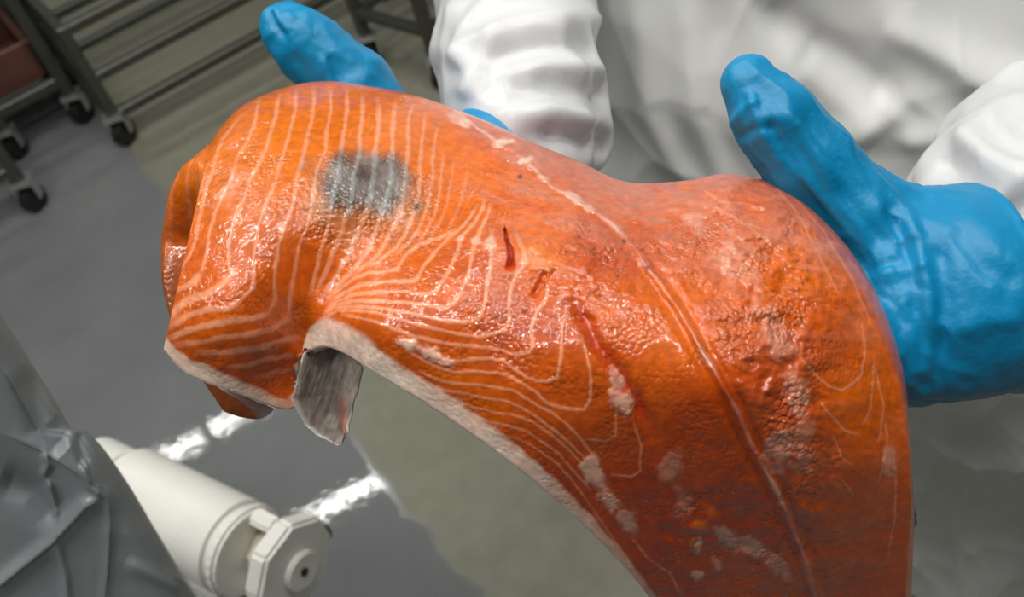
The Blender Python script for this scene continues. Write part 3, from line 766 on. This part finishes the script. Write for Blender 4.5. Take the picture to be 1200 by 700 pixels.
# lengthwise wrinkles down the thumb and looser crumples over the heel of the hand
ax = W(873, 92, .43) - W(1060, 320, .44); ax /= np.linalg.norm(ax)
loc = V - W(1000, 250, .44); al = loc @ ax; side = loc - al[:, None] * ax
tw = np.c_[side * 1.0 + .0 * ax, ][:, :3] + al[:, None] * ax * .22
V = V + n * (vis * (.0017 * ridged(tw, 150, 2, 3) * sstep(1180, 1000, px) + (.0008 * fbm(V, 45, 2, 9) + .0005 * ridged(V * np.array([1, .5, .5]), 110, 2, 19)) * sstep(960, 1080, px) + .0010 * ridged(V, 60, 2, 6) * sstep(920, 850, px)))[:, None]
n = vnormals(V, Q)
D0 = .415
V = crease(V, n, [(.0018,.0022,[(856,150,D0),(872,128,D0),(890,118,D0)]),(.0018,-.002,[(862,165,D0),(886,150,D0),(912,150,D0)]),(.002,.002,[(880,105,D0),(884,130,D0),(898,160,D0)]),
                  (.0013,.0011,[(900,120),(925,165),(955,220),(985,262)]),(.0013,-.0011,[(893,125),(915,168),(945,225),(975,270)]),(.0013,.0011,[(915,118),(945,160),(980,205),(1010,240)]),(.0013,.0010,[(885,140),(905,178),(935,228)]),(.0013,-.0010,[(925,125),(955,160),(990,200)]),(.0012,.0010,[(870,150),(890,185),(920,225)]),(.0022,.0018,[(920,130,D0),(960,190,D0),(990,250,D0)]),(.003,-.003,[(1040,235,.41),(1058,280,.405),(1068,330,.40)]),
                  (.003,.0025,[(1052,232,.41),(1075,280,.405),(1090,340,.40),(1092,400,.40),(1085,440,.405)]),(.005,-.003,[(1100,280,.40),(1108,350,.40),(1098,430,.40)]),
                  (.0025,.002,[(1020,330,.41),(1050,318,.405),(1090,310,.40)]),(.005,.002,[(1120,390,.40),(1160,372,.405),(1200,375,.41)]),
                  (.005,-.002,[(1115,260,.405),(1150,310,.405),(1200,335,.41)]),(.002,.0014,[(1060,300,.405),(1062,360,.40),(1075,420,.40)]),(.002,.0014,[(1030,280,.41),(1045,320,.405),(1060,370,.40)]),
                  (.002,.0014,[(985,235,.42),(1015,275,.415),(1040,330,.41)]),(.002,-.0014,[(975,215,.42),(1010,258,.415),(1040,300,.41)])])
V = relax(V, Q, 1, .35)
me = mesh_np('glove', V, Q); gR = obj('glove', me, M_GLOVE, person); gR['label'] = 'blue glove whose thumb points up beside the fillet at right'
# --- the glove at the far side (left of the picture)
thumbL = [(452,168,.525,.024),(415,104,.515,.0185),(376,68,.508,.0160),(350,44,.504,.0142),(332,31,.502,.0108)]
palmL = [(588,188,.545,.026),(520,225,.530,.026),(450,200,under(450,200,.018,.004),.017)]
fingL = [finger_under([(400,165),(340,180),(300,215),(285,260)], .0105, .0085),
         finger_under([(420,200),(370,225),(330,265),(310,310)], .0105, .0085),
         finger_under([(440,225),(400,255),(365,290),(345,330)], .0105, .0083),
         finger_under([(470,230),(440,260),(415,290),(400,320)], .0095, .0075)]
cuffL = [(588,172,.545,.026),(604,160,.552,.0285)]
V, Q, n = glove('glove', thumbL, palmL, fingL, cuffL, person, 2)
px, py, d = cam_px(V); vis = sstep(130, 100, py)
V = V + n * (vis * (.0008 * ridged(V, 70, 2, 5) + .0006 * fbm(V, 140, 2, 8)))[:, None]; n = vnormals(V, Q)
V = crease(V, n, [(.0016,-.0022,[(316,12,.495),(322,28,.49),(334,42,.49)]),(.0016,.0018,[(322,10,.495),(328,25,.49),(340,38,.49)]),(.0016,.0018,[(336,14,.495),(342,26,.49)]),
                  (.0018,.0018,[(378,68,.49),(386,85,.49),(392,100,.49)]),(.0018,-.0018,[(384,64,.49),(392,82,.49),(400,100,.49)])])
V = relax(V, Q, 1, .35)
gL = obj('glove', mesh_np('glove', V, Q), M_GLOVE, person); gL['label'] = 'blue glove whose thumb rises behind the top of the fillet'

# --- plastic sleeves
def sleeve(prims, seed, amp=.0035, step=.0032, folds=()):
    pts = np.array([W(*p[:3]) for c in prims for p in c]); lo = pts.min(0) - .11; hi = pts.max(0) + .11
    def fn(P):
        r = None
        for c in prims:
            d = chain(P, c, .012); r = d if r is None else smin(r, d, .010)
        return r
    V, Q = surface_nets(fn, lo, hi, step); V = relax(V, Q, 3); n = vnormals(V, Q)
    V = V + n * (amp * ridged(V, 22, 2, seed) + amp * .5 * fbm(V, 40, 2, seed + 3))[:, None]
    n = vnormals(V, Q); V = crease(V, n, folds); return relax(V, Q, 1, .4), Q
V, Q = sleeve([[(616,160,.555,.037),(608,112,.575,.045),(606,60,.60,.047),(604,0,.63,.046),(600,-110,.70,.055)],
               [(560,-10,.66,.028),(556,20,.655,.024)], [(680,165,.58,.018),(640,172,.57,.025)]], 12, folds=[
    (.008,-.005,[(505,95,.56),(545,68,.545),(610,56,.54),(680,50,.55),(720,60,.57)]),(.007,.006,[(515,75,.56),(560,50,.545),(620,30,.55),(690,22,.57)]),
    (.009,-.006,[(590,112,.53),(640,98,.53),(700,105,.54),(730,110,.56)]),(.007,.005,[(580,90,.535),(640,78,.535),(720,84,.56)]),(.007,.006,[(600,130,.52),(650,132,.525),(710,150,.54)]),
    (.007,-.008,[(630,158,.525),(680,160,.53),(730,176,.55)]),(.006,.005,[(545,118,.53),(556,80,.54),(590,35,.56)])])
s1 = obj('sleeve', mesh_np('sleeve', V, Q), M_PLAST, person); s1['label'] = 'puffy white plastic sleeve above the far glove'
V, Q = sleeve([[(1168,300,.480,.046),(1215,275,.505,.066),(1330,230,.60,.082)], [(1140,218,.505,.024),(1190,205,.51,.04)],
               [(1160,170,.535,.026),(1200,160,.54,.034),(1300,150,.60,.05)]], 31, folds=[
    (.006,-.008,[(1098,190,.49),(1125,200,.48),(1165,235,.47),(1200,290,.46)]),(.006,.006,[(1120,150,.50),(1160,190,.48),(1210,220,.47)]),
    (.006,-.005,[(1150,130,.52),(1180,160,.50),(1215,170,.49)]),(.006,.006,[(1160,240,.47),(1190,220,.47),(1220,200,.47)]),(.005,-.005,[(1170,260,.46),(1200,235,.46)])])
s2 = obj('sleeve', mesh_np('sleeve', V, Q), M_PLAST, person); s2['label'] = 'puffy white plastic sleeve at the right edge above the glove cuff'

# --- apron: hanging sheet round the body, creased plastic
AQ = np.array([.22, .58, 1.05]); AN = np.array([-.40, -.917, 0.]); AN /= np.linalg.norm(AN); AT = np.array([-AN[1], AN[0], 0])
def apron_uv(px, py):
    dv = RT * (px - 600) / FPX + UP * (350 - py) / FPX + FW; t = ((AQ - CAM) @ AN) / (dv @ AN); p = CAM + dv * t; return (p - AQ) @ AT, p[2]
na, nb = 260, 380
a = np.linspace(-.24, .42, na)[:, None]; b = np.linspace(.30, 1.42, nb)[None]
pa = np.stack([a + 0 * b, 0 * a + b, 0 * (a + b)], -1)
h = -.9 * np.maximum(0, np.abs(a - .1) - .1) ** 2 - .02 * (b - 1) ** 2
def fold_h(px_pts, width, height):
    pts = [apron_uv(*p) for p in px_pts]; d, bt = seg_dist(a + 0 * b, b + 0 * a, pts); return height * np.exp(-(d / width) ** 2) * np.clip(np.minimum(bt, 1 - bt) * 5 + .25, 0, 1)
wx = a + .02 * noise3(pa, 9, 1); wy = b + .02 * noise3(pa, 9, 2)
h = h + .006 * fbm(pa, 7, 2, 3) + .0032 * crumple(wx, wy * .8, 5, 70, -.24, .42, .24, 1.14) + .0012 * crumple(wx, wy, 7, 420, -.24, .42, .3, 1.42)
FOLDS = [([(1000,20),(1060,45),(1120,70),(1200,80)],.012,.014),([(860,10),(920,50),(1020,98)],.014,-.012),([(880,150),(960,125),(1020,95)],.012,.012),([(1090,0),(1088,100),(1085,210)],.003,.003),
         ([(900,60),(940,90),(980,130)],.015,.008),([(1080,135),(1050,128),(990,135)],.01,.01),([(890,20),(888,120),(870,200)],.01,.008),([(700,0),(712,110),(725,205)],.012,.010),([(800,0),(795,110),(800,210)],.012,-.006),
         ([(850,0),(890,60),(905,140)],.012,-.008),([(1065,505),(1130,490),(1200,470)],.012,-.014),([(1065,470),(1110,480),(1160,500)],.012,.010),([(1075,560),(1150,555),(1200,520)],.014,.012),
         ([(1070,590),(1120,600),(1200,575)],.012,-.012),([(1080,640),(1130,625),(1190,640)],.016,.012),([(1160,700),(1175,620),(1195,560)],.012,-.012),([(1120,80),(1080,130),(1070,190)],.012,-.01),([(760,0),(770,100),(765,215)],.012,.007)]
for f in FOLDS: h = h + .6 * fold_h(*f)
amin = np.interp(b, [.30, .60, .80, .95, 1.42], [.03, .01, -.11, -.20, -.24]); a2 = amin + (a + .24) / .66 * (.42 - amin)
PA = AQ * np.array([1, 1, 0]) + a2[..., None] * AT + b[..., None] * np.array([0, 0, 1.]) + (h + .36 * np.maximum(1.02 - b, -.4) - .34 * np.logaddexp(0, (.84 - b) / .03) * .03)[..., None] * AN
PB = PA - AN * .0015
ap = obj('apron', mesh_np('apron', np.concatenate([PA.reshape(-1, 3), PB.reshape(-1, 3)]), solid_quads(na, nb)), M_APRON, person)
fix_normals(ap.data); ap['label'] = 'wrinkled white plastic apron'

# --- coverall body behind the apron, one continuous figure standing on the floor
bc = AQ - AN * .17; bc = np.array([bc[0] + AT[0] * .10, bc[1] + AT[1] * .10])
def b3(a_, f_, z): p = bc + AT[:2] * a_ - AN[:2] * f_; return np.array([p[0], p[1], z])
elL = W(585, -190, .78); elR = W(1420, 190, .70)
wrL = W(600, 60, .60); wrR = W(1260, 260, .55)
def body(P):
    ax = np.array([AT, -AN, [0, 0, 1.]])
    d = sd_ell(P, b3(0, .01, 1.15), ax, (.20, .125, .36)); d = smin(d, sd_ell(P, b3(0, 0, .93), ax, (.185, .125, .22)), .06)
    for s, el, wr in ((-1, elL, wrL), (1, elR, wrR)):
        sh_ = b3(s * .19, .05, 1.40)
        d = smin(d, sd_cone(P, sh_, el, .075, .055), .05); d = smin(d, sd_cone(P, el, wr, .052, .034), .02)
        hip = b3(s * .095, .01, .88); kn = b3(s * .11, .0, .48); an = b3(s * .12, .02, .09); toe = b3(s * .13, -.13, .05)
        d = smin(d, sd_cone(P, hip, kn, .095, .07), .04); d = smin(d, sd_cone(P, kn, an, .068, .056), .03); d = smin(d, sd_cone(P, an, toe, .055, .046), .03)
    d = smin(d, sd_cone(P, b3(0, .04, 1.42), b3(0, .03, 1.56), .075, .06), .05)
    d = smin(d, sd_ell(P, b3(0, .02, 1.66), ax, (.085, .105, .13)), .03)
    return np.maximum(d, -P[..., 2] + .002)
V, Q = surface_nets(body, (-.25, .3, -.02), (1.15, 1.35, 1.84), .014)
V = relax(V, Q, 2); n = vnormals(V, Q); V = V + n * (.004 * fbm(V, 18, 2, 4))[:, None]; V[:, 2] = np.maximum(V[:, 2], 0)
cv = obj('coverall', mesh_np('coverall', V, Q), M_COVER, person); cv['label'] = 'white hooded coverall'

# ------------------------------------------------------------------ grey plastic sheet in the lower left corner
def plastic_corner():
    edge = [(-330,20),(-190,150),(-60,300),(0,378),(35,432),(62,475),(80,505),(100,512),(122,535),(150,575),(180,625),(205,665),(228,702),(262,770)]
    inner = [(-560,20),(-430,150),(-330,300),(-300,378),(-280,432),(-260,475),(-250,505),(-240,512),(-230,535),(-210,575),(-190,625),(-180,665),(-170,702),(-150,790)]
    tt = np.linspace(0, 13, 340); E = catmull(edge, tt); I = catmull(inner, tt); u = np.linspace(0, 1, 300) ** .8
    X = I[None, :, 0] + (E - I)[None, :, 0] * u[:, None]; Y = I[None, :, 1] + (E - I)[None, :, 1] * u[:, None]
    P2 = np.stack([X, Y, 0 * X], -1)
    D = .60 + .00034 * (Y - 400) + .00012 * (X - 100)
    s = np.hypot(X - E[None, :, 0], Y - E[None, :, 1]); q = np.clip(1 - s / 46, 0, 1); D = D + .05 * (1 - np.sqrt(np.clip(1 - q * q, 0, 1)))
    def fo(pts, w, hgt):
        d, bt = seg_dist(X, Y, pts); return hgt * np.exp(-(d / w) ** 2) * np.clip(np.minimum(bt, 1 - bt) * 5 + .2, 0, 1)
    def ledge(pts, w, hgt):   # one-sided fold: the film steps forward along the line
        d, bt = seg_dist(X, Y, pts); p = np.array(pts, float)
        k = np.clip((bt * (len(p) - 1)).astype(int), 0, len(p) - 2); t_ = p[k + 1] - p[k]; sgn = np.sign((X - p[k][..., 0]) * t_[..., 1] - (Y - p[k][..., 1]) * t_[..., 0])
        return hgt * np.exp(-np.maximum(d, 0) / w) * (sgn > 0) * np.clip(np.minimum(bt, 1 - bt) * 5, 0, 1)
    jw = 8 * noise3(P2, .02, 4)
    rel = (.002 * fbm(P2, .008, 2, 3) + .0012 * crumple((X + jw) * .75, Y - X * .3, 3, 30, -200, 240, 250, 850)
           + ledge([(-40,705),(0,688),(60,640),(100,597),(128,580)],45,.0025) + fo([(-40,705),(0,688),(60,640),(100,597),(128,580)],11,.006) + ledge([(128,575),(130,620),(128,660),(122,720)],40,-.002) + fo([(128,575),(130,620),(128,660),(122,720)],7,.003)
           + ledge([(10,512),(50,530),(90,556),(128,582)],30,.002) + fo([(30,430),(48,500),(78,528)],16,-.012) + fo([(0,560),(40,575),(70,610)],18,-.008)
           + fo([(66,640),(76,675),(80,720)],6,.005) + fo([(96,545),(105,570),(120,582)],4,.006) + fo([(56,562),(62,585),(68,608)],3.5,.006)
           + fo([(88,512),(95,530),(100,545)],6,-.006) + ledge([(0,425),(30,480),(55,525)],30,.002) + fo([(145,660),(180,675),(215,692)],9,.004) + fo([(52,530),(56,545),(50,560)],4,.005))
    D = D - rel
    FP = W(X, Y, D)
    back = FP + np.array([0, .004, 0]) + FW * .002
    me = mesh_np('plastic_apron', np.concatenate([FP.reshape(-1, 3), back.reshape(-1, 3)]), solid_quads(300, 340)); fix_normals(me)
    o = obj('plastic_apron', me, M_GREYF)
    tag(o, 'crumpled dark grey plastic apron hanging in the lower left corner', 'apron')
plastic_corner()

# ------------------------------------------------------------------ white roller machine on the floor
def roller_machine():
    B = W(318, 662, 1.10); dA = RT * (150 - 600) / FPX + UP * (350 - 575) / FPX + FW
    A = CAM + dA * (B[2] - CAM[2]) / dA[2]                  # horizontal drum axis, far end to near end
    ax = (B - A); L = np.linalg.norm(ax); ax /= L
    t = empty('roller_machine', (B[0], B[1], 0), 'white plastic conveyor roller with an octagonal end plate', 'machine')
    A = Vector(A); B = Vector(B); axv = Vector(ax)
    M, _ = frame_to(A, B)
    upv = Vector((0, 0, 1)); side = axv.cross(upv).normalized(); up2 = side.cross(axv).normalized()
    def loc(s, u, w): return A + axv * s + side * u + up2 * w
    Rb = .056
    bm = bmesh.new(); bm_tube(bm, loc(.0, 0, 0), loc(L * .80, 0, 0), Rb, seg=48)
    bmesh.ops.bevel(bm, geom=[e for e in bm.edges if len(e.link_faces) == 2 and e.calc_face_angle() > 1], offset=.006, segments=2, affect='EDGES')
    obj('drum', bm_mesh(bm, 'drum', False), M_WHITEP, t)
    bm = bmesh.new(); bm_tube(bm, loc(-.055, 0, .01), loc(0, 0, .01), Rb * .80, seg=40); obj('drum_collar', bm_mesh(bm, 'drum_collar'), M_WHITEP, t)
    bm = bmesh.new(); bm_tube(bm, loc(-.30, 0, .0), loc(-.05, 0, .0), Rb * .45, seg=32); obj('axle', bm_mesh(bm, 'axle', False), M_CREAM, t)
    # flat scraper board along the drum, below it
    def oct_(name, s0, s1, r, mat, parent, n=8, c=(0, 0), ph=math.pi / 8, bev=.004):
        bm = bmesh.new(); vs0 = []; vs1 = []
        for i in range(n):
            a_ = ph + 2 * math.pi * i / n
            vs0.append(bm.verts.new(loc(s0, c[0] + r * math.cos(a_), c[1] + r * math.sin(a_)))); vs1.append(bm.verts.new(loc(s1, c[0] + r * math.cos(a_), c[1] + r * math.sin(a_))))
        bm.faces.new(vs0[::-1]); bm.faces.new(vs1)
        for i in range(n): bm.faces.new((vs0[i], vs0[(i + 1) % n], vs1[(i + 1) % n], vs1[i]))
        bmesh.ops.recalc_face_normals(bm, faces=bm.faces[:]); bmesh.ops.bevel(bm, geom=bm.edges[:], offset=bev, segments=2, affect='EDGES')
        return obj(name, bm_mesh(bm, name), mat, parent)
    oct_('flange', L * .80, L * .80 + .016, Rb * 1.0, M_WHITEP, t, n=28)
    plate = oct_('end_plate', L * .80 + .05, L * .80 + .075, .060, M_WHITEP, t, c=(-.012, -.008))
    oct_('spacer_block', L * .80 + .016, L * .80 + .05, .026, M_CREAM, t, n=4, c=(-.012, -.006))
    oct_('spacer_block', L * .80 + .014, L * .80 + .052, .014, M_WHITEP, t, n=4, c=(-.03, .034), ph=.6)
    oct_('spacer_block', L * .80 + .014, L * .80 + .052, .012, M_WHITEP, t, n=4, c=(.024, -.036), ph=.4)
    oct_('hub', L * .80 + .075, L * .80 + .083, .025, M_WHITEP, plate, n=24, c=(-.012, -.012), bev=.002)
    oct_('bolt', L * .80 + .083, L * .80 + .086, .0055, M_DARK, plate, n=12, c=(-.012, -.010), bev=.001)
    # belt bed and frame beneath
    def board(name, s0, s1, u0, u1, w0, w1, mat):
        bm = bmesh.new(); vv = [bm.verts.new(loc(s, u, w)) for s in (s0, s1) for u in (u0, u1) for w in (w0, w1)]
        for f in ((0, 1, 3, 2), (4, 6, 7, 5), (0, 4, 5, 1), (2, 3, 7, 6), (0, 2, 6, 4), (1, 5, 7, 3)): bm.faces.new([vv[i] for i in f])
        bmesh.ops.recalc_face_normals(bm, faces=bm.faces[:]); bmesh.ops.bevel(bm, geom=bm.edges[:], offset=.004, segments=2, affect='EDGES')
        return obj(name, bm_mesh(bm, name), mat, t)
    board('side_board', -.32, L * .80, .036, .056, -.12, -.02, M_WHITEP)
    board('belt_bed', -.34, L * .80, -.04, .12, -.15, -.118, M_WHITEP)
    for s in (-.25, L * .70):
        for u in (-.02, .10):
            p = loc(s, u, -.13); bar('leg', (p.x, p.y, 0), (p.x, p.y, p.z + .01), .03, M_STEEL, t)
    p0 = loc(L * .8 + .06, -.065, -.03); p1 = loc(L * .8 - .02, -.07, -.12)
    bm = bmesh.new(); bm_tube(bm, p0, p1, .011, seg=14); obj('hose', bm_mesh(bm, 'hose', True), M_DARK, t)
roller_machine()

# ------------------------------------------------------------------ steel racks at the upper left
def px_of(p):
    p = np.asarray(p, float) - CAM; d = p @ FW; return 600 + FPX * (p @ RT) / d, 350 - FPX * (p @ UP) / d
def caster(x, y, parent, mat=None, r=.045):
    bm = bmesh.new(); bm_tube(bm, (x - .014, y + .006, r), (x + .014, y - .006, r), r, seg=24)
    c = obj('caster', bm_mesh(bm, 'caster'), mat or M_DARK, parent)
    bm = bmesh.new(); bm_box(bm, (x, y, r + .055), (.052, .05, .014)); bm_box(bm, (x - .024, y, r + .03), (.005, .03, .06)); bm_box(bm, (x + .024, y, r + .03), (.005, .03, .06))
    obj('fork', bm_mesh(bm, 'fork'), M_STEELB, c)
d1 = np.array([.905, .425]); d2 = np.array([-.425, .905])
def rack(A, e1, e2, H, shelves, label, name='steel_rack', bars=0, w=.030):
    A = np.array(A); e1 = np.array(e1); e2 = np.array(e2); t = empty(name, (A[0], A[1], 0), label, 'rack')
    cs = [A, A + e1, A + e1 + e2, A + e2]
    for c in cs:
        bar('post', (c[0], c[1], .085), (c[0], c[1], H), w, M_STEEL, t); caster(c[0], c[1], t, r=.034)
    for z in shelves:
        for i in range(4):
            p, q = cs[i], cs[(i + 1) % 4]; bar('rail', (p[0], p[1], z), (q[0], q[1], z), w * .9, M_STEEL, t)
        for k in range(bars):
            f = (k + 1) / (bars + 1); p = lerp(cs[0], cs[3], f); q = lerp(cs[1], cs[2], f); bar('shelf_bar', (p[0], p[1], z + .006), (q[0], q[1], z + .006), w * .5, M_STEEL, t)
    return t
rack((-.87, 2.38), d1 * .85, d2 * .46, .36, (.09, .205, .345), 'low dark steel rack with parallel rails left of the blue thumb', name='low_steel_rack')
rack((-1.10, 2.20), -d1 * .62, d2 * .50, 1.2, (.13, .42, .80), 'tall steel rack at the left edge with a bright foot', bars=2)
rack((-.171, 2.398), (.162, -.20), (.34, .275), 1.2, (.16, .6), 'dark steel trolley between the far blue thumb and the white sleeve', name='steel_trolley', bars=1)

rack((-1.19, 2.475), d1 * .20, d2 * .36, .85, (.14, .42), 'narrow dark steel trolley standing behind the low rack at the upper left', name='narrow_trolley', bars=2, w=.034)

# red-brown crate on the narrow trolley
def crate(x, y, z, ang, label, lx=.29, ly=.145, hz=.11):
    t = empty('plastic_crate', (x, y, z), label, 'crate'); R = Matrix.Translation((x, y, z)) @ Matrix.Rotation(ang, 4, 'Z')
    for nm, c, sz in (('base', (0, 0, .008), (lx - .016, ly - .016, .016)), ('side_wall', (0, ly / 2, hz / 2), (lx, .012, hz)), ('side_wall', (0, -ly / 2, hz / 2), (lx, .012, hz)),
                     ('end_wall', (lx / 2, 0, hz / 2), (.012, ly, hz)), ('end_wall', (-lx / 2, 0, hz / 2), (.012, ly, hz)), ('rim', (0, ly / 2 + .008, hz - .01), (lx + .01, .012, .014)), ('rim', (0, -ly / 2 - .008, hz - .01), (lx + .01, .012, .014))):
        bm = bmesh.new(); bm_box(bm, c, sz); bmesh.ops.bevel(bm, geom=bm.edges[:], offset=.003, segments=1, affect='EDGES'); bm.transform(R); obj(nm, bm_mesh(bm, nm), M_RED, t)
_c = np.array([-1.19, 2.475]) + d1 * .10 + d2 * .18
crate(_c[0], _c[1], .1545, math.atan2(d2[1], d2[0]), 'rust red plastic crate on the narrow trolley at the upper left')
